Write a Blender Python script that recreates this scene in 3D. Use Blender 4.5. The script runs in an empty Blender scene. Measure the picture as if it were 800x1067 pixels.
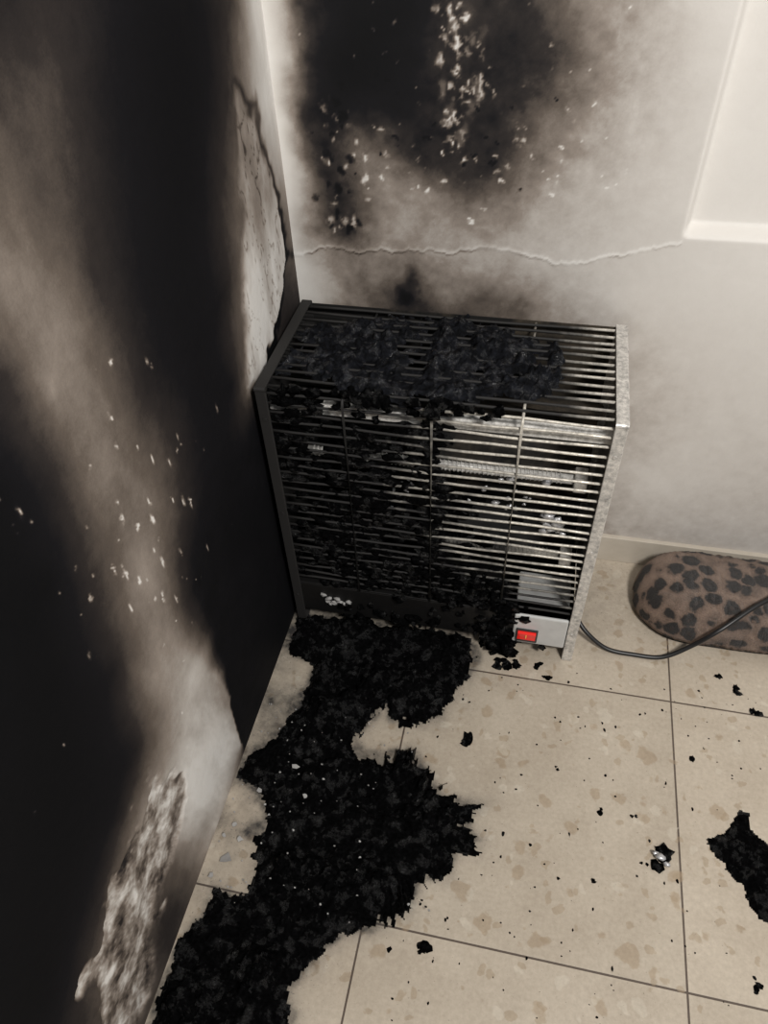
import bpy, bmesh, math, random
import numpy as np
from mathutils import Vector, Matrix, noise as mnoise
random.seed(7); rng=np.random.default_rng(7)
scene=bpy.context.scene
try: scene.view_settings.view_transform='Standard'
except Exception: pass

# ---------------------------------------------------------------- helpers
def link(o):
    scene.collection.objects.link(o); return o
def mesh_obj(name,verts,faces,mat=None,smooth=True,parent=None):
    me=bpy.data.meshes.new(name); me.from_pydata(verts,[],faces); me.update()
    o=link(bpy.data.objects.new(name,me))
    if mat: me.materials.append(mat)
    if smooth: me.polygons.foreach_set("use_smooth",[True]*len(me.polygons))
    if parent: o.parent=parent
    return o
def vnoise(x,y,seed=0):
    xi=np.floor(x).astype(np.int64); yi=np.floor(y).astype(np.int64)
    fx=x-xi; fy=y-yi; fx=fx*fx*(3-2*fx); fy=fy*fy*(3-2*fy)
    def h(a,b):
        n=(a*374761393+b*668265263+seed*982451653)&0xffffffff
        n=((n^(n>>13))*1274126177)&0xffffffff
        n=n^(n>>16)
        return (n&0xffff)/65535.0
    return (h(xi,yi)*(1-fx)+h(xi+1,yi)*fx)*(1-fy)+(h(xi,yi+1)*(1-fx)+h(xi+1,yi+1)*fx)*fy
def fbm(x,y,sc,oc=4,seed=0,gain=.5):
    s=np.zeros_like(x,dtype=float); a=1.0; t=0
    for i in range(oc):
        s+=a*(vnoise(x*sc+17.3*i,y*sc+5.1*i,seed+i)*2-1); t+=a; a*=gain; sc*=2.03
    return s/t
def rbf(pts):
    P=np.array(pts,float); xy=P[:,:2]; v=P[:,2]; n=len(P)
    D=np.linalg.norm(xy[:,None]-xy[None],axis=2)
    A=np.zeros((n+1,n+1)); A[:n,:n]=D-0.004*np.eye(n); A[:n,n]=1; A[n,:n]=1
    w=np.linalg.solve(A,np.append(v,0))
    def f(x,y):
        out=np.full(x.shape,w[n])
        for i in range(n): out+=w[i]*np.sqrt((x-xy[i,0])**2+(y-xy[i,1])**2+1e-9)
        return out
    return f
def poly_sd(poly,x,y):
    inside=np.zeros(x.shape,bool); d=np.full(x.shape,1e9); n=len(poly)
    for i in range(n):
        x1,y1=poly[i]; x2,y2=poly[(i+1)%n]
        dx,dy=x2-x1,y2-y1; L=dx*dx+dy*dy+1e-12
        t=np.clip(((x-x1)*dx+(y-y1)*dy)/L,0,1)
        d=np.minimum(d,np.hypot(x-x1-t*dx,y-y1-t*dy))
        if y1!=y2:
            c=((y1>y)!=(y2>y))&(x<(x2-x1)*(y-y1)/(y2-y1)+x1); inside^=c
    return np.where(inside,d,-d)
def sstep(a,b,x):
    t=np.clip((x-a)/(b-a),0,1); return t*t*(3-2*t)
def grid_mesh(name,A,B,fn,mat,attr=None,mask=None,flip=False,parent=None,smooth=True):
    X_,Y_,Z_=fn(A,B); ny,nx=A.shape
    co=np.stack([X_,Y_,Z_],-1).reshape(-1,3)
    idx=np.arange(nx*ny).reshape(ny,nx)
    q=np.stack([idx[:-1,:-1],idx[:-1,1:],idx[1:,1:],idx[1:,:-1]],-1)
    if mask is not None:
        k=mask[:-1,:-1]&mask[:-1,1:]&mask[1:,1:]&mask[1:,:-1]; q=q[k]
    q=q.reshape(-1,4)
    if flip: q=q[:,::-1]
    used=np.unique(q); rem=-np.ones(nx*ny,int); rem[used]=np.arange(len(used))
    q=rem[q]; co=co[used]
    me=bpy.data.meshes.new(name)
    me.vertices.add(len(co)); me.vertices.foreach_set("co",co.ravel())
    me.loops.add(q.size); me.loops.foreach_set("vertex_index",q.ravel().astype(np.int32))
    me.polygons.add(len(q)); me.polygons.foreach_set("loop_start",np.arange(0,q.size,4,dtype=np.int32))
    me.polygons.foreach_set("loop_total",np.full(len(q),4,np.int32))
    me.update(calc_edges=True); me.validate()
    if smooth: me.polygons.foreach_set("use_smooth",np.ones(len(me.polygons),bool))
    if attr is not None:
        for an,av in attr.items():
            a=me.attributes.new(an,'FLOAT','POINT'); a.data.foreach_set("value",av.ravel()[used].astype(np.float32))
    o=link(bpy.data.objects.new(name,me)); me.materials.append(mat)
    if parent: o.parent=parent
    return o
def join_parts(name,parts,mat,parent=None,smooth=True):
    V=[];F=[]
    for v,f in parts:
        o=len(V); V+=[tuple(a) for a in v]; F+=[tuple(i+o for i in ff) for ff in f]
    return mesh_obj(name,V,F,mat,smooth,parent)
def box(x0,x1,y0,y1,z0,z1,bev=0.0):
    bm=bmesh.new(); bmesh.ops.create_cube(bm,size=1)
    for v in bm.verts:
        v.co=Vector(((x0+x1)/2+v.co.x*(x1-x0),(y0+y1)/2+v.co.y*(y1-y0),(z0+z1)/2+v.co.z*(z1-z0)))
    if bev: bmesh.ops.bevel(bm,geom=bm.edges[:],offset=bev,segments=2,affect='EDGES',profile=.5)
    bm.verts.index_update()
    r=([v.co.copy() for v in bm.verts],[[v.index for v in f.verts] for f in bm.faces]); bm.free(); return r
def tube(path,r,n=8):
    P=[Vector(p) for p in path]; V=[];F=[]
    up=Vector((0,0,1))
    for i,p in enumerate(P):
        t=(P[min(i+1,len(P)-1)]-P[max(i-1,0)]).normalized()
        a=t.cross(up)
        if a.length<1e-3: a=t.cross(Vector((0,1,0)))
        a.normalize(); b=t.cross(a)
        rr=r[i] if isinstance(r,(list,tuple)) else r
        for k in range(n):
            an=2*math.pi*k/n; V.append(p+a*math.cos(an)*rr+b*math.sin(an)*rr)
    for i in range(len(P)-1):
        for k in range(n):
            F.append((i*n+k,i*n+(k+1)%n,(i+1)*n+(k+1)%n,(i+1)*n+k))
    F.append(tuple(range(n))[::-1]); F.append(tuple(range((len(P)-1)*n,len(P)*n)))
    return V,F
def clump(c,s,seed,sub=3,amp=.45,freq=3.0):
    bm=bmesh.new(); bmesh.ops.create_icosphere(bm,subdivisions=sub,radius=1)
    off=Vector((seed*3.17,seed*1.31,seed*.71))
    for v in bm.verts:
        n=v.co.normalized()
        d=1+amp*mnoise.noise(n*freq*.6+off)+amp*.6*mnoise.noise(n*freq*2+off)
        v.co=Vector((n.x*d*s[0]+c[0],n.y*d*s[1]+c[1],max(n.z*d*s[2],-s[2]*.6)+c[2]))
    bm.verts.index_update()
    r=([v.co.copy() for v in bm.verts],[[v.index for v in f.verts] for f in bm.faces]); bm.free(); return r

# ---------------------------------------------------------------- materials
class NT:
    def __init__(s,name):
        s.m=bpy.data.materials.new(name); s.m.use_nodes=True; s.t=s.m.node_tree; s.n=s.t.nodes
        s.b=s.n['Principled BSDF']
    def new(s,t,**k):
        nd=s.n.new(t)
        for a,v in k.items(): setattr(nd,a,v)
        return nd
    def l(s,a,b): s.t.links.new(a,b)
    def put(s,sock,v):
        if isinstance(v,(int,float)): sock.default_value=v
        else: s.l(v,sock)
    def math(s,op,a,b=0,clamp=False):
        nd=s.new('ShaderNodeMath',operation=op); nd.use_clamp=clamp; s.put(nd.inputs[0],a); s.put(nd.inputs[1],b); return nd.outputs[0]
    def noise(s,scale,detail=4,rough=.5,vec=None):
        nd=s.new('ShaderNodeTexNoise'); nd.inputs['Scale'].default_value=scale; nd.inputs['Detail'].default_value=detail; nd.inputs['Roughness'].default_value=rough
        s.l(vec if vec else s.coord(),nd.inputs['Vector']); return nd.outputs[0]
    def coord(s):
        if not hasattr(s,'_c'): s._c=s.new('ShaderNodeTexCoord').outputs['Object']
        return s._c
    def ramp(s,fac,stops,interp='LINEAR'):
        nd=s.new('ShaderNodeValToRGB'); cr=nd.color_ramp; cr.interpolation=interp
        while len(cr.elements)<len(stops): cr.elements.new(0.5)
        for e,(p,c) in zip(cr.elements,stops):
            e.position=p; e.color=(c[0],c[1],c[2],1) if not isinstance(c,(int,float)) else (c,c,c,1)
        s.l(fac,nd.inputs[0]); return nd.outputs[0]
    def mix(s,f,a,b,blend='MIX'):
        nd=s.new('ShaderNodeMix',data_type='RGBA',blend_type=blend)
        s.put(nd.inputs[0],f)
        for i,v in ((6,a),(7,b)):
            if isinstance(v,tuple): nd.inputs[i].default_value=(v[0],v[1],v[2],1)
            else: s.l(v,nd.inputs[i])
        return nd.outputs[2]
    def bump(s,h,strength=.3,dist=.005):
        nd=s.new('ShaderNodeBump'); nd.inputs['Strength'].default_value=strength; nd.inputs['Distance'].default_value=dist
        s.l(h,nd.inputs['Height']); s.l(nd.outputs[0],s.b.inputs['Normal'])
    def attr(s,n):
        return s.new('ShaderNodeAttribute',attribute_name=n).outputs['Fac']
def basic(name,col,rough=.5,metal=0,nscale=None,namt=.2,bump=None):
    t=NT(name); t.b.inputs['Roughness'].default_value=rough; t.b.inputs['Metallic'].default_value=metal
    if nscale:
        n=t.noise(nscale); c2=tuple(c*(1-namt) for c in col)
        t.l(t.mix(n,col,c2),t.b.inputs['Base Color'])
        if bump: t.bump(n,bump,.003)
    else: t.b.inputs['Base Color'].default_value=(*col,1)
    return t.m
def wall_mat(name,bmp,spec):
    t=NT(name)
    a=t.attr('tone'); n1=t.noise(60,6,.6); n2=t.noise(400,3,.6)
    amp=t.ramp(a,[(.1,.03),(.35,.09),(.65,.10),(.8,.025)])
    v=t.math('ADD',a,t.math('MULTIPLY',t.math('SUBTRACT',n1,.5),amp))
    v=t.math('ADD',v,t.math('MULTIPLY',t.math('SUBTRACT',n2,.5),t.math('MULTIPLY',amp,.6)))
    col=t.ramp(v,[(.05,(.0022,.0023,.0030)),(.15,(.0065,.0062,.0078)),(.27,(.029,.024,.0225)),(.42,(.118,.096,.080)),(.58,(.28,.24,.208)),(.72,(.48,.445,.41)),(.84,(.68,.655,.62)),(.95,(.80,.79,.77))])
    t.l(col,t.b.inputs['Base Color'])
    t.l(t.ramp(v,[(0.1,.8),(.6,.65),(.9,.6)]),t.b.inputs['Roughness'])
    t.b.inputs['Specular IOR Level'].default_value=spec
    b=t.math('ADD',t.math('MULTIPLY',t.noise(14,5,.6),1.0),t.math('MULTIPLY',n1,.35)); t.bump(b,bmp,.006)
    return t.m
M_back=wall_mat('sooty_painted_plaster',.18,.25); M_left=wall_mat('burnt_painted_plaster',.3,.12)

def floor_mat():
    t=NT('terrazzo_tiles')
    mp=t.new('ShaderNodeMapping'); mp.inputs['Location'].default_value=(-.261+.4515*4,.323+.4515*8,0); t.l(t.coord(),mp.inputs[0])
    br=t.new('ShaderNodeTexBrick'); br.offset=0; br.squash=1
    for k,v in (('Scale',1),('Mortar Size',.0016),('Mortar Smooth',.15),('Brick Width',.4515),('Row Height',.4515),('Bias',0)): br.inputs[k].default_value=v
    br.inputs['Color1'].default_value=(.52,.455,.37,1); br.inputs['Color2'].default_value=(.48,.42,.34,1); br.inputs['Mortar'].default_value=(.10,.075,.058,1)
    t.l(mp.outputs[0],br.inputs['Vector'])
    wv=t.new('ShaderNodeVectorMath',operation='ADD'); nn=t.new('ShaderNodeTexNoise'); nn.inputs['Scale'].default_value=30; nn.inputs['Detail'].default_value=4; t.l(t.coord(),nn.inputs['Vector'])
    sc=t.new('ShaderNodeVectorMath',operation='SCALE'); sc.inputs['Scale'].default_value=.04; t.l(nn.outputs['Color'],sc.inputs[0])
    t.l(t.coord(),wv.inputs[0]); t.l(sc.outputs[0],wv.inputs[1])
    col=br.outputs['Color']
    for scl,th,c,am in ((26,.66,(.34,.255,.165),.55),(48,.66,(.34,.26,.17),.50),(37,.75,(.62,.57,.48),.45)):
        vo=t.new('ShaderNodeTexVoronoi'); vo.inputs['Scale'].default_value=scl; t.l(wv.outputs[0],vo.inputs['Vector'])
        sep=t.new('ShaderNodeSeparateColor'); t.l(vo.outputs['Color'],sep.inputs[0])
        near=t.ramp(t.math('ADD',vo.outputs['Distance'],t.math('MULTIPLY',sep.outputs[1],.22)),[(.34,1.0),(.42,0.0)])
        col=t.mix(t.math('MULTIPLY',t.math('MULTIPLY',t.math('GREATER_THAN',sep.outputs[0],th),near),am),col,c)
    cl=t.ramp(t.noise(9,5,.6),[(.3,(.86,.84,.82)),(.7,(1.04,1.04,1.04))]); col=t.mix(1.0,col,cl,'MULTIPLY')
    cl=t.ramp(t.noise(140,4,.7),[(.3,(.86,.85,.84)),(.7,(1.06,1.06,1.06))]); col=t.mix(1.0,col,cl,'MULTIPLY')
    d=t.attr('dirt'); n=t.noise(260,4,.7); n2=t.noise(45,5,.65)
    dd=t.math('MULTIPLY',d,t.ramp(n2,[(.3,.5),(.7,1.2)]))
    spk=t.math('GREATER_THAN',t.math('ADD',n,t.math('MULTIPLY',d,.16)),.68)
    f=t.math('MAXIMUM',dd,t.math('MULTIPLY',spk,.65),True)
    col=t.mix(f,col,(.022,.02,.019))
    t.l(col,t.b.inputs['Base Color'])
    t.l(t.ramp(f,[(0,.38),(.6,.75)]),t.b.inputs['Roughness'])
    t.bump(t.math('SUBTRACT',t.math('MULTIPLY',n2,.15),br.outputs['Fac']),.25,.002)
    return t.m
M_floor=floor_mat()
def char_mat(name,base,hi,rough,bsc,bs,sp0,sp1,th):
    t=NT(name); n1=t.noise(bsc,6,.75); n2=t.noise(55,5,.65)
    col=t.ramp(t.math('MULTIPLY',n1,t.math('ADD',n2,.5)),[(.40,base),(.66,hi),(.85,tuple(4*h for h in hi))])
    t.l(col,t.b.inputs['Base Color'])
    t.l(t.ramp(n2,[(th,rough[1]),(th+.1,rough[0])]),t.b.inputs['Roughness'])
    t.l(t.ramp(n2,[(th,sp0),(th+.12,sp1)]),t.b.inputs['Specular IOR Level'])
    t.bump(n1,bs,.006)
    return t.m
M_char=char_mat('charred_plastic',(.0010,.0010,.0011),(.005,.005,.0055),(.24,.85),170,1.0,.03,.6,.52)
M_char2=char_mat('melted_plastic_bluish',(.0022,.0024,.0032),(.010,.011,.015),(.18,.65),100,.8,.08,.6,.50)
def soot_steel(name,tone=(.62,.58,.52),x0=.12,x1=.42,metal=.85,rough=.38,amp=.45,zlow=0,dark=.012,zr=(.10,.30)):
    t=NT(name); sp=t.new('ShaderNodeSeparateXYZ'); t.l(t.coord(),sp.inputs[0])
    g=t.math('DIVIDE',t.math('SUBTRACT',sp.outputs[0],x0),x1-x0)
    g=t.math('ADD',g,t.math('MULTIPLY',t.math('SUBTRACT',t.noise(11,5,.65),.5),amp*3))
    if zlow:
        g=t.math('SUBTRACT',g,t.math('MULTIPLY',t.ramp(sp.outputs[2],[(zr[0],1.0),(zr[1],0.0)]),zlow))
    f=t.ramp(g,[(.25,0.0),(.75,1.0)])
    fine=t.ramp(t.noise(120,4,.7),[(.3,.35),(.65,1.0)])
    f=t.math('MULTIPLY',f,fine)
    t.l(t.mix(f,(dark,dark*.93,dark*.9),tone),t.b.inputs['Base Color'])
    t.l(t.math('MULTIPLY',f,metal),t.b.inputs['Metallic'])
    t.l(t.ramp(f,[(0,.7),(1,rough)]),t.b.inputs['Roughness'])
    t.bump(t.noise(150,4,.7),.25,.001)
    return t.m
M_wire=soot_steel('sooted_grille_wire',(.80,.75,.66),.12,.52,.35,.33,.42,.9)
M_wiretop=soot_steel('sooted_top_wire',(.76,.71,.63),.40,.58,.35,.35,.25)
M_frame=soot_steel('sooted_steel_frame',(.72,.69,.645),.10,.35,.35,.33,.12)
M_back_in=soot_steel('sooted_reflector',(.10,.082,.062),.10,.80,.5,.4,.8,.5,.004)
M_tube=soot_steel('quartz_tube',(.86,.84,.80),-.12,.10,.1,.3,.5)
M_box=basic('grey_enamel',(.62,.62,.61),.45,.1,60,.25)
M_dark=basic('burnt_base_enamel',(.008,.0075,.0075),.5,.2,60,.5,.4)
M_cable=basic('black_rubber',(.010,.010,.011),.38,0,40,.3)
M_foil=basic('scorched_foil',(.75,.75,.77),.3,.5,90,.5,.5)
M_chip=basic('paint_chip',(.42,.41,.40),.6,0,80,.6)
M_bezel=basic('switch_bezel',(.02,.02,.02),.3)
t=NT('red_rocker'); t.b.inputs['Base Color'].default_value=(.75,.015,.010,1); t.b.inputs['Roughness'].default_value=.25
t.b.inputs['Emission Color'].default_value=(1,.02,.012,1); t.b.inputs['Emission Strength'].default_value=.15; M_red=t.m
M_yel=basic('switch_mark',(.9,.55,.1),.4)

# ---------------------------------------------------------------- walls
def rows(d,l): 
    out=[]
    for k,v in d.items():
        for (a,b),c in zip(v,l[k]): out.append((a/1000,b/1000,c))
    return out
LL={0:[50,65,45,28,28,75,215],100:[75,82,45,28,25,65,120,222],200:[100,86,55,32,25,80,145,150],300:[125,120,68,36,28,50,160,60],
400:[60,138,116,52,32,35,130],500:[20,55,128,115,48,28,25],600:[16,16,70,150,85,28,30],700:[16,16,42,150,205,150,32,32],
780:[16,18,42,150,220,215,40],850:[16,18,42,185,215,190],900:[16,22,55,165,95,110],950:[16,20,60,140,85,60],1000:[16,20,80,120,80],1050:[16,20,90,120]}
LP={0:[(-532,1082),(-474,1070),(-403,1056),(-318,1038),(-211,1016),(-105,995),(-36,981)],
100:[(-569,1031),(-513,1014),(-445,993),(-361,968),(-257,937),(-166,909),(-106,891),(-38,871)],
200:[(-608,977),(-554,954),(-488,927),(-407,894),(-305,852),(-216,815),(-157,790),(-52,747)],
300:[(-648,921),(-596,892),(-534,858),(-456,815),(-357,761),(-270,713),(-180,663),(-89,613)],
400:[(-690,862),(-642,827),(-582,784),(-508,731),(-413,663),(-315,593),(-249,546)],
500:[(-735,801),(-689,759),(-633,707),(-563,642),(-472,558),(-378,471),(-255,358)],
600:[(-781,736),(-739,686),(-687,625),(-622,547),(-537,446),(-447,339),(-312,178)],
700:[(-829,669),(-783,597),(-722,504),(-671,424),(-606,324),(-546,231),(-485,136),(-427,47)],
780:[(-870,612),(-811,499),(-751,382),(-698,280),(-630,150),(-588,70),(-555,6)],
850:[(-907,561),(-854,436),(-819,353),(-776,251),(-721,122),(-673,8)],
900:[(-934,523),(-886,389),(-862,324),(-835,248),(-790,123),(-756,28)],
950:[(-962,484),(-931,381),(-905,295),(-881,217),(-848,108),(-826,34)],
1000:[(-991,445),(-963,334),(-940,241),(-919,157),(-894,58)],
1050:[(-1020,404),(-1001,308),(-971,157),(-951,62)]}
lp=rows(LP,LL)+[(-1.3,1.2,40),(-1.3,.2,20),(-.6,1.5,35),(-.05,1.35,170),(-.1,.4,22),(-.1,.1,22),(-.02,.3,40),(-.3,.05,22),(-.57,.12,200),(-.565,.03,190),(-.64,.06,205),(-1.1,.05,40),(-.47,.4,28),(-1.9,1.5,120),(-2.3,.2,120),(-2.3,2.3,120)]
BL={0:[200,80,45,22,20,60,75,50,60,120,160,190,210],60:[195,55,20,20,32,70,50,40,68,130,180,198],
120:[205,60,25,42,32,55,42,75,125,172,195],160:[200,65,55,130,100,45,58,50,100,155,192],
200:[200,90,32,90,142,132,80,105,160,190],240:[205,110,45,135,165,165,178,188,203],
280:[212,145,138,135,165,184,195,208],310:[205,145,95,40,130,100,112,165,198],500:[200,192]}  # soot tones; the grey shadow arc above the heater is painted in too
BP={0:[(16,973),(49,974),(87,974),(138,974),(199,974),(236,975),(271,975),(307,975),(342,975),(399,976),(454,976),(509,976),(584,977)],
60:[(27,908),(54,908),(94,909),(160,910),(211,911),(243,912),(274,912),(323,913),(372,914),(431,915),(500,916),(556,917)],
120:[(18,835),(46,836),(88,837),(130,839),(185,840),(238,842),(290,844),(342,845),(392,847),(466,849),(537,851)],
160:[(18,782),(48,784),(77,785),(120,787),(156,788),(211,790),(266,793),(306,794),(359,796),(424,799),(524,803)],
200:[(18,726),(49,728),(79,729),(109,731),(153,733),(226,737),(268,739),(324,742),(378,745),(483,750)],
240:[(11,665),(51,668),(82,670),(121,672),(182,676),(270,681),(356,687),(466,693),(572,700)],
280:[(19,600),(69,604),(133,609),(211,615),(303,621),(391,628),(503,636),(611,644)],
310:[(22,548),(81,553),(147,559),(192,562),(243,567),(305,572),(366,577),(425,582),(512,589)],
500:[(645,225),(806,251)]}
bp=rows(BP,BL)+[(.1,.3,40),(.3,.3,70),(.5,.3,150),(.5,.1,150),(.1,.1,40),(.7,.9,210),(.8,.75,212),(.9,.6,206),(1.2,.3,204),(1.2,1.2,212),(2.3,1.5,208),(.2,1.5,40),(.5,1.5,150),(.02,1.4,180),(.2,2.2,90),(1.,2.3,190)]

def specks(A,B,val,lst,sd,wamp=.002):
    A2=A+fbm(A,B,170,2,sd)*wamp; B2=B+fbm(A,B,170,2,sd+5)*wamp
    for (a,b,ra,rb,am) in lst:
        m=(np.abs(A[0]-a)<3*max(ra,rb)+.004); n=(np.abs(B[:,0]-b)<3*max(ra,rb)+.004)
        if not m.any() or not n.any(): continue
        ix=np.ix_(n,m)
        d=((A2[ix]-a)/ra)**2+((B2[ix]-b)/rb)**2
        val[ix]+=am*np.exp(-d**1.5)
    return val

# left wall (x=0), coords (y,z)
ya=np.concatenate([-np.arange(0,1.06,.0026),-np.arange(1.06,2.41,.03)]); za=np.concatenate([np.arange(0,1.16,.0026),np.arange(1.16,2.5,.03)])
A,B=np.meshgrid(ya,za)
wx=fbm(A,B,9,4,3)*.012; wz=fbm(A,B,9,4,9)*.012
v=rbf(lp)(A+wx,B+wz)
v+=fbm(A*1.0,B*.35,60,4,21)*9*sstep(25,100,v)
v+=fbm(A*1.3+B*.6,B*.35-A*.3,30,5,24,.6)*26*sstep(110,190,v)*sstep(.35,.2,B)
# scorched zone beside the heater has a crisp edge low down, feathering higher up
edge=np.interp(B,[0,.08,.18,.25,.33,.42,.55],[-.556,-.549,-.543,-.548,-.566,-.585,-.58])+fbm(A,B,22,4,26)*.012
wd=.004+.07*sstep(.12,.45,B)
dk=sstep(edge-wd*.6,edge+wd,A)*sstep(.58,.42,B)
v=v*(1-dk)+np.minimum(v,26+8*fbm(A,B,40,3,27))*dk
pp=[(-.135,.905),(-.085,.86),(-.065,.78),(-.035,.71),(-.035,.64),(-.075,.605),(-.14,.56),(-.24,.525),(-.265,.545),(-.235,.60),(-.21,.68),(-.185,.76),(-.16,.83)]
sd=poly_sd(pp,A+fbm(A,B,30,3,5)*.02,B+fbm(A,B,30,3,6)*.02)
soft=sstep(-.10,-.22,A+ (.72-B)*.25)
peel=sstep(-.003-.012*soft,.004+.014*soft,sd)
v=v*(1-peel)+(150+60*sstep(.78,.66,B)+fbm(A*1.2,B*.5,26,5,33)*55)*peel
v=v-95*np.exp(-((sd+.009)/.008)**2)*(1-soft)
cr=np.abs(fbm(A*1.6,B*.5,40,2,44)); v=v-peel*55*np.exp(-(cr/.03)**2)
pq=[(-.775,.295),(-.72,.22),(-.705,.15),(-.760,.125),(-.825,.105),(-.875,.065),(-.92,.035),(-.965,.01),(-1.0,.06),(-.992,.165),(-.962,.235),(-.905,.265),(-.87,.285),(-.82,.30)]
sq=poly_sd(pq,A+fbm(A,B,24,4,15)*.04,B+fbm(A,B,24,4,16)*.05)
pl=sstep(-.006,.010,sq)
pv=150+fbm(A,B,34,5,50,.7)*200
v=v*(1-pl)+(.2*v+.8*pv)*pl
sp=[]
for (a,b) in [(-.738,.79),(-.732,.775),(-.55,.80),(-.50,.76),(-.52,.62),(-.56,.58),(-.47,.64),(-.60,.60),(-.62,.56),(-.58,.53),(-.64,.57),(-.66,.60),(-.70,.60),(-.545,.66),(-.53,.57),(-.50,.55),(-.49,.53),(-.61,.50),(-.63,.63),(-.665,.55),(-.575,.47),(-.535,.50),(-.48,.44),(-.38,.60),(-.75,.55),(-.56,.62)]:
    s=random.uniform(.0014,.0024); sp.append((a+random.uniform(-.012,.012),b+random.uniform(-.012,.012),s,s*random.uniform(2,5),rng.uniform(100,190)))
for _ in range(45):
    a=rng.normal(-.58,.12); b=rng.normal(.60,.17); s=rng.uniform(.0010,.0016); sp.append((a,b,s,s*rng.uniform(1,2.5),rng.uniform(50,150)))
v=specks(A,B,v,sp,61,.003)
v=np.clip(v,10,222)
disp=fbm(A,B,5,3,70)*.006+peel*.003+pl*(-.003+.002*fbm(A,B,40,3,71))
disp=disp*sstep(0,.03,-A)*sstep(2.42,2.3,-A)*sstep(0,.03,B)
disp=np.minimum(disp,.002)
wl=grid_mesh('wall_left',A,B,lambda a,b:(disp,a,b),M_left,{'tone':v/255})
# back wall (y=0), coords (x,z)
xa=np.concatenate([np.arange(0,.98,.0026),np.arange(.98,2.61,.03)]); za=np.concatenate([np.arange(0,1.1,.0026),np.arange(1.1,2.5,.03)])
A,B=np.meshgrid(xa,za)
wx=fbm(A,B,12,4,103)*.018; wz=fbm(A,B,12,4,109)*.018
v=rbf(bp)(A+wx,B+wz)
v+=fbm(A,B,45,5,121,.65)*30*sstep(215,150,v)*sstep(15,60,v)
v-=55*np.exp(-((A-.192-.1*(B-.58)-fbm(A,B,40,3,125)*.02)/.014)**2)*sstep(.54,.56,B)*sstep(.64,.60,B)
sp=[]
for _ in range(85):
    u=rng.uniform(); b=.78+.2*u; a=.262+rng.normal(0,.018)-.012*math.sin(u*9); s=rng.uniform(.0012,.0038)
    sp.append((a,b,s,s*rng.uniform(.9,2.2),rng.uniform(50,150)))
for _ in range(8):
    u=rng.uniform(); b=.80+.16*u; a=.262+rng.normal(0,.014); sp.append((a,b,.006,.013,rng.uniform(20,60)))
for _ in range(60):
    a=rng.uniform(.06,.42); b=rng.normal(.80,.045); s=rng.uniform(.0012,.0034); sp.append((a,b,s*rng.uniform(.8,1.5),s,rng.uniform(50,130)*(1 if rng.uniform()>.25 else -1)))
for _ in range(40):
    a=rng.normal(.085,.018); b=rng.uniform(.66,.86); s=rng.uniform(.0015,.005); sp.append((a,b,s,s*1.4,-60 if rng.uniform()>.5 else 100))
for _ in range(60):
    a=rng.uniform(.04,.5); b=rng.uniform(.72,1.0); s=rng.uniform(.0011,.0018); sp.append((a,b,s,s,rng.uniform(40,110)))
v=specks(A,B,v,sp,161,.005)
ck=[(0,.622),(.014,.625),(.04,.636),(.072,.640),(.10,.634),(.119,.637),(.15,.643),(.181,.641),(.22,.646),(.257,.643),(.28,.652),(.301,.656),(.325,.655),(.344,.656),(.365,.648),(.389,.646),(.42,.638),(.46,.641),(.485,.652),(.513,.660),(.545,.668),(.577,.679)]
cz=np.interp(A,[c[0] for c in ck],[c[1] for c in ck])+fbm(A,A*0,90,4,140,.6)*.006
cd=B-cz; cm=(A<.59)
v=v+cm*(26*np.exp(-((cd-.003)/.003)**2)-60*np.exp(-(cd/.0013)**2)*np.clip(.35+1.3*fbm(A,B,30,2,141),0,1.2))  # crack: pale peeled edge, with its thin shadow line painted into the wall tone
nin=sstep(.586,.60,A)*sstep(.69,.706,B)*sstep(1.5,1.49,A)*sstep(1.72,1.71,B)
depth=.026*nin
v=np.where(nin>.02,np.maximum(v,212),v)
v=np.clip(v,10,222)
dy=fbm(A,B,4,3,150)*.003*sstep(0,.04,A)-cm*.0008*sstep(-.0005,.0005,cd)*np.exp(-np.clip(cd,0,1)/.008)
wb=grid_mesh('wall_back',A,B,lambda a,b:(a,dy+depth,b),M_back,{'tone':v/255})

# ---------------------------------------------------------------- floor
PUD=[(4,-262),(79,-255),(181,-250),(274,-246),(350,-261),(368,-306),(353,-350),(333,-394),(313,-427),(275,-457),(232,-452),(209,-428),(198,-458),(185,-498),(201,-522),(238,-523),(276,-507),(305,-528),(334,-559),(368,-574),(406,-566),(379,-595),(414,-634),(372,-657),(377,-685),(336,-707),(321,-744),(284,-771),(259,-789),(217,-817),(201,-839),(185,-878),(191,-919),(195,-954),(150,-1040),(6,-1040),(8,-937),(8,-866),(23,-811),(35,-781),(87,-768),(83,-722),(59,-689),(69,-656),(43,-613),(4,-587),(11,-559),(48,-515),(65,-455),(77,-403),(66,-363),(27,-359),(4,-308)]
PUD=[(a/1000,b/1000) for a,b in PUD]
def spikes(A,B,cx,cy,seed,amp):
    an=np.arctan2(B-cy,A-cx); rr=np.hypot(A-cx,B-cy)
    s=fbm(an*6,rr*1.2,3.0,3,seed,.6)
    return np.clip(s,-.2,1)*amp
xa=np.concatenate([np.arange(0,1.0,.004),np.arange(1.0,2.61,.04)]); yb=np.concatenate([-np.arange(0,1.08,.004),-np.arange(1.08,2.42,.04)])
A,B=np.meshgrid(xa,yb)
sd=poly_sd(PUD,A+fbm(A,B,25,4,201)*.02,B+fbm(A,B,25,4,202)*.02)
dirt=.7*np.exp(-np.clip(-sd,0,9)/.008)+.14*np.exp(-np.clip(-sd,0,9)/.05)
dirt+=.36*np.exp(-((A-.56)/.12)**2-((B+.12)/.13)**2)
dirt+=np.clip(.45+fbm(A,B,22,4,207)*.8,0,1)*np.exp(-(A/.075)**2)*sstep(-.98,-.6,B)*.9
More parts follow.
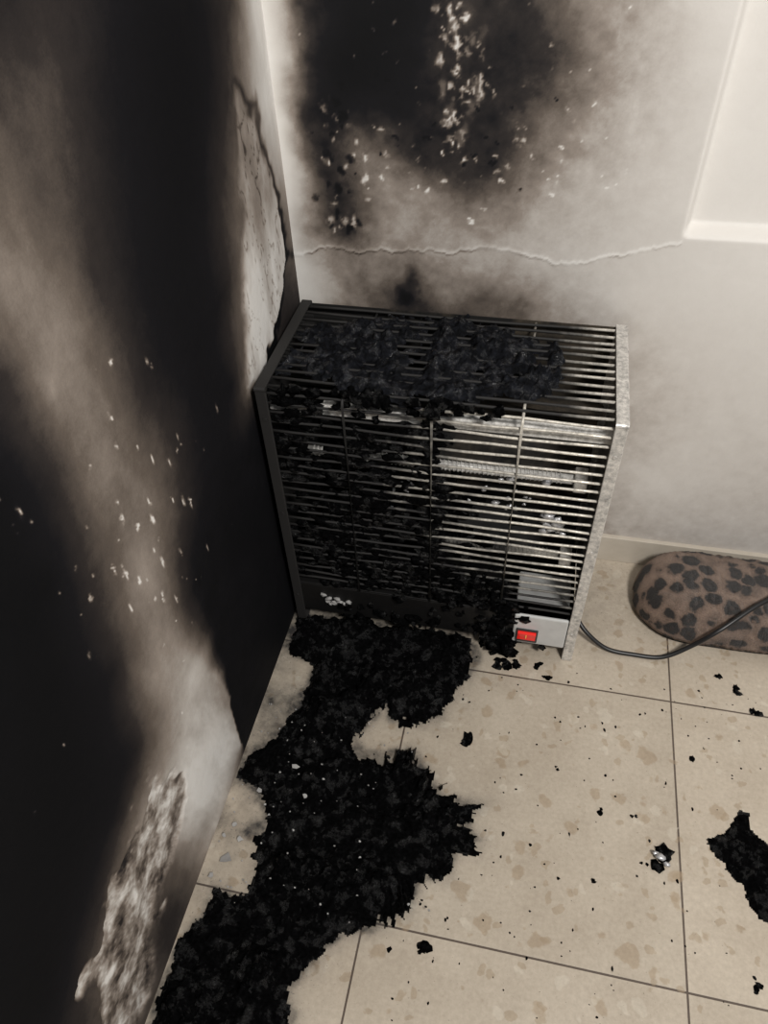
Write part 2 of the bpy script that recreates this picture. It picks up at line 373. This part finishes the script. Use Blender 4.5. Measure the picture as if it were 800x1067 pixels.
dirt+=.6*sstep(.55,.42,A)*sstep(-.30,-.18,B)
fl=grid_mesh('floor',A,B,lambda a,b:(a,b,a*0),M_floor,{'dirt':np.clip(dirt,0,1)},flip=True)
bb=join_parts('baseboard_back',[box(.452*i+.001,.452*(i+1)-.001,-.009,.006,0,.068,.0015) for i in range(5)],None,smooth=False)
t=NT('skirting_tile'); n=t.noise(30,4,.6); t.l(t.mix(n,(.56,.51,.44),(.42,.37,.30)),t.b.inputs['Base Color']); t.b.inputs['Roughness'].default_value=.4
bb.data.materials.append(t.m)

# ---------------------------------------------------------------- melted plastic
def puddle(poly,bbx,res,hmax,seed,warp=.02,lump=.018,z0=0.0005,holes=0,spk=None):
    A,B=np.meshgrid(np.arange(bbx[0],bbx[1],res),np.arange(bbx[2],bbx[3],res))
    w1=fbm(A,B,28,5,seed,.65)*warp; w2=fbm(A,B,28,5,seed+40,.65)*warp
    sd=poly_sd(poly,A+w1,B+w2)
    if spk:
        for (cx,cy,am) in spk:
            wgt=np.exp(-(np.hypot(A-cx,B-cy)/.16)**4); sd=sd+spikes(A,B,cx,cy,seed+7,am)*wgt
    if holes: sd=np.minimum(sd,(fbm(A,B,34,3,seed+90)+.42)*.03*holes)
    e=sstep(0,.014,sd)
    big=np.clip(fbm(A,B,15,3,seed+60)*1.6+.25,0,1.2)*sstep(0,.045,sd)
    ridge=(1-np.abs(fbm(A,B,48,4,seed+70,.6))*3.0).clip(0,1)**2
    h=z0+e*(hmax*.35+lump*1.5*big+lump*.55*ridge*(.3+big))
    h+=e*(.005*fbm(A,B,150,3,seed+80,.7)+.011*np.clip(fbm(A,B,75,2,seed+85)-.12,0,1))
    h=np.where(sd>.0,np.maximum(h,z0),z0)
    return A,B,sd,h
A,B,sd,h=puddle(PUD,(.003,.46,-1.05,-.235),.0021,.010,300,.024,.017,spk=[(.27,-.63,.035),(.26,-.38,.016)])
grid_mesh('melted_plastic_puddle',A,B,lambda a,b:(a,b,h),M_char,mask=sd>-.0012)
PB=[(808,-498),(826,-499),(819,-531),(844,-548),(870,-580),(868,-640),(829,-667),(817,-663),(796,-614),(764,-586),(755,-558),(790,-537)]
PB=[(a/1000,b/1000) for a,b in PB]
A,B,sd,h=puddle(PB,(.72,.90,-.70,-.47),.0021,.008,400,.012,.005)
grid_mesh('melted_plastic_puddle.001',A,B,lambda a,b:(a,b,h),M_char,mask=sd>-.001)

parts=[];k=0
BITS=[(683,-602,15),(801,-249,8),(831,-279,9),(855,-317,8),(352,-795,9),(372,-467,10),(594,-545,6),(582,-657,6),(646,-547,6),(740,-426,5),(478,-292,9),(497,-313,7),(523,-485,4),(305,-805,4),(803,-751,7),(417,-300,10),(440,-292,10),(398,-300,12),(660,-615,6)]
for x,y,r in BITS:
    for j in range(4 if r>6 else 2):
        k+=1; rr=r/1000*random.uniform(.35,.9); dx=random.uniform(-1,1)*r/1000*.8; dy=random.uniform(-1,1)*r/1000*.8
        parts.append(clump((x/1000+dx,y/1000+dy,rr*.2),(rr,rr*random.uniform(.5,1.2),rr*.33),k,2,.8))
for _ in range(210):
    k+=1; x=random.uniform(.3,.93); y=random.uniform(-.9,-.29); rr=random.uniform(.0007,.0024)
    parts.append(clump((x,y,rr*.2),(rr,rr*random.uniform(.5,1.8),rr*.35),k,1,.7))
join_parts('charred_debris',parts,M_char)
parts=[]
for (x,y,z,r) in [(.683,-.602,.009,.008),(.676,-.597,.007,.005),(.692,-.61,.007,.005)]:
    k+=1; parts.append(clump((x,y,z),(r,r*.7,r*.45),k,2,.7))
join_parts('crumpled_foil_scrap',parts,M_foil)
parts=[]
def chip(x,y,z,r):
    n=random.randint(5,7); V=[];a0=random.uniform(0,6)
    tx,ty=random.uniform(-.35,.35),random.uniform(-.35,.35)
    for i in range(n):
        a=a0+2*math.pi*i/n; q=r*random.uniform(.45,1.1); dx,dy=q*math.cos(a),q*math.sin(a)*.8
        V.append((x+dx,y+dy,z+dx*tx+dy*ty))
    V+= [(a,b,c+.0012) for a,b,c in V]
    F=[tuple(range(n))[::-1],tuple(range(n,2*n))]+[(i,(i+1)%n,n+(i+1)%n,n+i) for i in range(n)]
    return V,F
for _ in range(90):
    x=abs(random.gauss(.10,.10))+.01; y=random.uniform(-.80,-.45)
    parts.append(chip(x,y,.022 if x>.07 else .002,random.uniform(.0008,.0026)))
for x,y,r in [(.032,-.732,.012),(.029,-.68,.008),(.05,-.62,.006),(.02,-.76,.006),(.10,-.575,.007),(.13,-.62,.005),(.045,-.70,.006),(.018,-.70,.005)]:
    parts.append(chip(x,y,.005 if x<.06 else .020,r))
join_parts('fallen_paint_chips',parts,M_chip,smooth=False)

# ---------------------------------------------------------------- heater
H=link(bpy.data.objects.new('electric_heater',None)); H.empty_display_size=.1
XL,XR,YF,YB,ZT=.012,.537,-.268,-.022,.556
def side(x,inward):
    t=.0015; f=.017*inward
    a,b=min(x,x+f),max(x,x+f)
    parts=[box(x-t,x+t,YF+.004,YB,.035,ZT-.002,.0006)]
    parts.append(box(a,b,YF-.003,YF+.0015,.0,ZT-.004,.0012))
    parts.append(box(a,b,YF-.001,YB,ZT-.0015,ZT+.0018,.001))
    parts.append(box(a,b,YB-.0015,YB+.0015,.0,ZT,.0007))
    parts.append(tube([(a,YF,ZT-.0025),(b,YF,ZT-.0025)],.0042,12))
    parts.append(box(a,b,YF-.002,YF+.035,.0,.004,.0008)); 
    parts.append(box(a,b,YB-.03,YB,.0,.004,.0008))
    parts.append(box(x-t,x+t,YF,YF+.03,.0,.04,.0006)); parts.append(box(x-t,x+t,YB-.03,YB,.0,.04,.0006))
    for z in (.08,.30,.50): parts.append(tube([(x+f/2,YF-.0045,z),(x+f/2,YF-.002,z)],.003,10))
    return parts
join_parts('side_panel_left',side(XL,1),M_frame,H,False)
join_parts('side_panel_right',side(XR,-1),M_frame,H,False)
parts=[]
nf=25
for i in range(nf):
    z=.131+(.545-.131)*i/(nf-1); 
    pts=[(XL+.004+(XR-XL-.008)*j/12,YF+.004+.0010*math.sin(i*1.7+j*1.3),z+.0010*math.sin(i*2.1+j*.9)) for j in range(13)]
    parts.append(tube(pts,.0022,7))
join_parts('front_grille_wires',parts,M_wire,H)
parts=[]
for i in range(13):
    y=YB-.012-(YB-.012-(YF+.014))*i/12
    parts.append(tube([(XL+.004+(XR-XL-.008)*j/8,y,ZT-.004+.0010*math.sin(i*1.9+j)) for j in range(9)],.0023,7))
join_parts('top_grille_wires',parts,M_wiretop,H)
parts=[]
for x in (.142,.272,.398):
    parts.append(tube([(x,YB,ZT-.008),(x,YF+.012,ZT-.008),(x,YF+.002,ZT-.010),(x,YF-.0005,ZT-.02),(x,YF-.0005,.115)],.0022,8))
join_parts('grille_cross_rods',parts,M_wire,H)
join_parts('back_panel',[box(XL,XR,YB-.001,YB+.001,.08,ZT-.004)],M_back_in,H,False)
def reflector(zc,hh,name):
    V=[];F=[];n=14;xs=[XL+.02+(XR-XL-.04)*j/10 for j in range(11)]
    for q,xx in enumerate(xs):
        for i in range(n+1):
            a=math.pi*(i/n)-math.pi/2
            w=.006*mnoise.noise(Vector((xx*14,i*.6,zc*9)))
            V.append((xx,-.16+.085*math.cos(a)+w,zc+hh*math.sin(a)+w))
    for q in range(10):
        for i in range(n): F.append((q*(n+1)+i,q*(n+1)+i+1,(q+1)*(n+1)+i+1,(q+1)*(n+1)+i))
    return mesh_obj(name,V,F,M_back_in,True,H)
reflector(.40,.085,'reflector_upper'); reflector(.215,.085,'reflector_lower')
join_parts('upper_crossbar',[box(XL+.01,XR-.01,-.250,-.236,.503,.522,.002)],M_tube,H,False)
for i,z in enumerate((.40,.225)):
    coil=[]
    for j in range(420):
        a=j*.9; coil.append((.07+.40*j/420,-.215+.0085*math.cos(a),z+.0085*math.sin(a)))
    join_parts('heating_element_%d'%(i+1),[tube([(.05,-.215,z),(.49,-.215,z)],.0078,10),tube(coil,.0012,5)],M_tube if i==0 else M_wire,H)
    join_parts('element_holder_%d'%(i+1),[box(.035,.055,-.23,-.20,z-.014,z+.014,.002),box(.485,.505,-.23,-.20,z-.014,z+.014,.002)],M_frame,H,False)
join_parts('base_panel',[box(XL+.003,.425,YF+.001,YF+.006,.035,.112,.001),box(XL+.003,XR-.003,YF+.006,YB,.035,.038,.0005),box(XL+.003,XR-.017,YF+.001,YF+.03,.112,.116,.001)],M_dark,H,False)
join_parts('control_box',[box(.425,.519,YF-.003,YF+.10,.036,.116,.003)],M_box,H,False)
join_parts('switch_bezel',[box(.431,.470,YF-.0065,YF-.002,.044,.079,.0015)],M_bezel,H,False)
V=[(.4345,YF-.006,.0475),(.4665,YF-.006,.0475),(.4665,YF-.0085,.0615),(.4345,YF-.0085,.0615),(.4665,YF-.013,.0755),(.4345,YF-.013,.0755),(.4345,YF-.004,.0475),(.4665,YF-.004,.0475),(.4665,YF-.004,.0755),(.4345,YF-.004,.0755)]
F=[(0,1,2,3),(3,2,4,5),(0,6,7,1),(5,4,8,9),(0,3,5,9,6),(1,7,8,4,2)]
mesh_obj('rocker_switch',V,F,M_red,False,H)
join_parts('switch_mark',[box(.4488,.4502,YF-.0132,YF-.009,.064,.072)],M_yel,H,False)
parts=[]
for i in range(14):
    parts.append(clump((.10+random.uniform(-.03,.03),YF-.001,.075+random.uniform(-.012,.012)),(.006*random.uniform(.4,1.2),.003,.004),500+i,2,.9))
join_parts('blistered_label',parts,M_chip,H)
TP=[(20,-205),(35,-99),(90,-60),(142,-44),(265,-30),(350,-38),(413,-57),(461,-120),(455,-170),(424,-205),(340,-240),(260,-266),(189,-266),(96,-240)]
TP=[(a/1000,b/1000) for a,b in TP]
A,B,sd,h=puddle(TP,(.013,.49,-.275,-.022),.0021,.010,610,.05,.017,z0=ZT-.005,holes=.75)
h=h+.016*sstep(0,.04,sd)*np.exp(-((A-.24)/.12)**2-((B+.17)/.08)**2)*(1+.6*fbm(A,B,26,3,888))
grid_mesh('molten_plastic_top',A,B,lambda a,b:(a,b,h),M_char2,mask=sd>-.001,parent=H)
def blob(cx,cy,cz,sx,sy,sz,n,rad,flat=1):
    global k
    for _ in range(n):
        k+=1; r0=rad*random.uniform(.5,1.3)
        parts.append(clump((cx+random.gauss(0,sx),cy+random.gauss(0,sy),cz+random.gauss(0,sz)),(r0*random.uniform(.7,1.4),r0*random.uniform(.4,.8)*flat,r0*random.uniform(.7,1.4)),k,2,.8))
parts=[]
blob(.20,YF,.553,.05,.005,.005,26,.009); blob(.30,YF,.55,.04,.004,.009,14,.007); blob(.10,YF,.545,.04,.004,.01,14,.008)
blob(.408,YF-.002,.10,.012,.003,.028,40,.007); blob(.408,YF-.010,.022,.016,.008,.010,34,.009)
blob(.39,YF,.06,.018,.003,.028,30,.008); blob(.25,YF-.001,.05,.09,.003,.014,40,.008); blob(.37,YF,.15,.02,.003,.03,36,.007); blob(.30,YF,.13,.06,.003,.02,60,.007)
join_parts('molten_drips_front',parts,M_char,H)
parts=[]
def web(n,cx,cz,sx,sz):
    global k
    for _ in range(n):
        k+=1; r0=random.uniform(.004,.011)
        parts.append(clump((min(max(cx+random.gauss(0,sx),.03),.5),YF+.004+random.uniform(-.001,.004),min(max(cz+random.gauss(0,sz),.12),.54)),(r0*random.uniform(.9,1.8),.0035,r0*random.uniform(.7,1.3)),k,2,.8))
web(130,.165,.35,.030,.050); web(120,.275,.33,.014,.075); web(150,.11,.22,.04,.055); web(150,.25,.18,.06,.035); web(90,.07,.44,.025,.07); web(40,.20,.47,.06,.02); web(70,.34,.17,.04,.025)
blob(.16,-.22,.14,.08,.02,.012,40,.014); blob(.15,-.21,.30,.06,.02,.09,60,.014); blob(.28,-.21,.27,.05,.02,.05,50,.012)
join_parts('charred_residue',parts,M_char,H)
parts=[]
blob(.462,-.252,.335,.011,.003,.009,18,.007); blob(.40,-.245,.38,.035,.004,.02,18,.004); blob(.21,-.24,.36,.03,.004,.02,10,.004)
join_parts('glint_lumps',parts,M_foil,H)  # silvery lumps stand in for a bright reflection behind the grille

# ---------------------------------------------------------------- power cable
cp=[(.535,-.20,.05),(.56,-.222,.03),(.60,-.236,.008),(.65,-.238,.0045),(.70,-.236,.008),(.745,-.222,.035),(.785,-.208,.075),(.86,-.152,.106),(.95,-.10,.104),(1.06,-.08,.05),(1.18,-.09,.0045),(1.5,-.12,.0045)]
def smooth_path(P,n=10):
    P=[Vector(p) for p in P]; out=[]
    for i in range(len(P)-1):
        p0=P[max(i-1,0)];p1=P[i];p2=P[i+1];p3=P[min(i+2,len(P)-1)]
        for j in range(n):
            t=j/n; out.append(.5*((2*p1)+(p2-p0)*t+(2*p0-5*p1+4*p2-p3)*t*t+(3*p1-p0-3*p2+p3)*t**3))
    out.append(P[-1]); return out
join_parts('power_cable',[tube(smooth_path(cp),.0042,10)],M_cable)

# ---------------------------------------------------------------- leopard slipper
def leopard():
    t=NT('leopard_plush')
    nn=t.new('ShaderNodeTexNoise'); nn.inputs['Scale'].default_value=40; nn.inputs['Detail'].default_value=3; t.l(t.coord(),nn.inputs['Vector'])
    sc=t.new('ShaderNodeVectorMath',operation='SCALE'); sc.inputs['Scale'].default_value=.022; t.l(nn.outputs['Color'],sc.inputs[0])
    ad=t.new('ShaderNodeVectorMath',operation='ADD'); t.l(t.coord(),ad.inputs[0]); t.l(sc.outputs[0],ad.inputs[1])
    vo=t.new('ShaderNodeTexVoronoi'); vo.inputs['Scale'].default_value=31; vo.inputs['Randomness'].default_value=.7; t.l(ad.outputs[0],vo.inputs['Vector'])
    d=t.math('ADD',vo.outputs['Distance'],t.math('MULTIPLY',t.math('SUBTRACT',t.noise(110,3),.5),.22))
    col=t.ramp(d,[(.0,(.035,.018,.012)),(.12,(.028,.016,.011)),(.20,(.010,.007,.006)),(.40,(.016,.010,.008)),(.50,(.22,.145,.105)),(.78,(.32,.22,.165))])
    dust=t.noise(18,4,.6); col=t.mix(t.ramp(dust,[(.5,0.0),(.8,.75)]),col,(.03,.025,.022))
    fz=t.ramp(t.noise(420,3,.8),[(.3,(.6,.6,.6)),(.7,(1.25,1.25,1.25))]); col=t.mix(1.0,col,fz,'MULTIPLY')
    t.l(col,t.b.inputs['Base Color']); t.b.inputs['Roughness'].default_value=.95
    t.b.inputs['Sheen Weight'].default_value=.15; t.bump(t.noise(420,4,.8),1.0,.006)
    return t.m
M_leo=leopard(); M_sole=basic('dark_sole',(.035,.03,.028),.8,0,60,.4,.3)
S=link(bpy.data.objects.new('leopard_print_slipper',None))
x0,L_,yc=.652,.37,-.104
def hw(u):
    return .090*math.sqrt(max(0,1-((max(0,.28-u))/.28)**2.4))*(1-.12*float(sstep(.5,1,u)))*math.sqrt(max(0,1-(max(0,u-.78)/.22)**2.4))
V=[];F=[];nu,nv=110,60
for i in range(nu+1):
    u=.002+.996*i/nu; w=max(hw(u),.001)
    hgt=(.076*math.sqrt(max(0,1-(max(0,.24-u)/.24)**2.4)))*(1-.12*float(sstep(.55,.85,u)))*math.sqrt(max(.05,1-(max(0,u-.85)/.15)**3))
    for j in range(nv+1):
        a=math.pi*j/nv; c,s=math.cos(a),math.sin(a)
        r=1+.05*mnoise.noise(Vector((u*9,j*.15,3)))+.035*mnoise.noise(Vector((u*60,j*.9,7)))
        V.append((x0+L_*u,yc+w*math.copysign(abs(c)**.7,c)*r,.014+hgt*(s**.75)*r))
for i in range(nu):
    for j in range(nv):
        u=i/nu
        if .74<u<.95 and 18<=j<nv-18: continue
        F.append((i*(nv+1)+j,(i+1)*(nv+1)+j,(i+1)*(nv+1)+j+1,i*(nv+1)+j+1))
o=mesh_obj('upper',V,F,M_leo,True,S); md=o.modifiers.new('s','SOLIDIFY'); md.thickness=.006; md.offset=-1
V=[];F=[]
for zz,ex in ((0,-.003),(.003,.0),(.013,.001),(.017,-.004)):
    for i in range(41): u=i/40; V.append((x0+L_*u,yc+hw(u)+(ex if 0<i<40 else 0),zz))
    for i in range(39,0,-1): u=i/40; V.append((x0+L_*u,yc-hw(u)-ex,zz))
n=len(V)//4
for k2 in range(3):
    for i in range(n): F.append((k2*n+i,k2*n+(i+1)%n,(k2+1)*n+(i+1)%n,(k2+1)*n+i))
F.append(tuple(range(n))[::-1]); F.append(tuple(range(3*n,4*n)))
mesh_obj('sole',V,F,M_sole,False,S)

# ---------------------------------------------------------------- light
def area(name,loc,rot_to,size,e,col):
    ld=bpy.data.lights.new(name,'AREA'); ld.size=size; ld.energy=e; ld.color=col
    o=link(bpy.data.objects.new(name,ld)); o.location=loc
    o.rotation_euler=(Vector(rot_to)-Vector(loc)).to_track_quat('-Z','Y').to_euler(); return o
area('ceiling_light',(1.15,-1.55,2.15),(.30,-.25,.45),.35,50,(1,.97,.925))
w=bpy.data.worlds.new('room_ambient'); scene.world=w; w.use_nodes=True
w.node_tree.nodes['Background'].inputs[0].default_value=(.97,.98,1,1); w.node_tree.nodes['Background'].inputs[1].default_value=.30

# ---------------------------------------------------------------- camera
cd=bpy.data.cameras.new('camera'); cam=link(bpy.data.objects.new('camera',cd)); scene.camera=cam
f=Vector((-.1717,.6802,-.7134)).normalized(); r=Vector((.9773,.2088,-.0364)); r=(r-f*r.dot(f)).normalized(); u=r.cross(f)
cam.matrix_world=Matrix(((r.x,u.x,-f.x,.405),(r.y,u.y,-f.y,-1.0966),(r.z,u.z,-f.z,1.2),(0,0,0,1)))
cd.sensor_fit='AUTO'; cd.sensor_width=36; cd.lens=26.5; cd.clip_start=.02
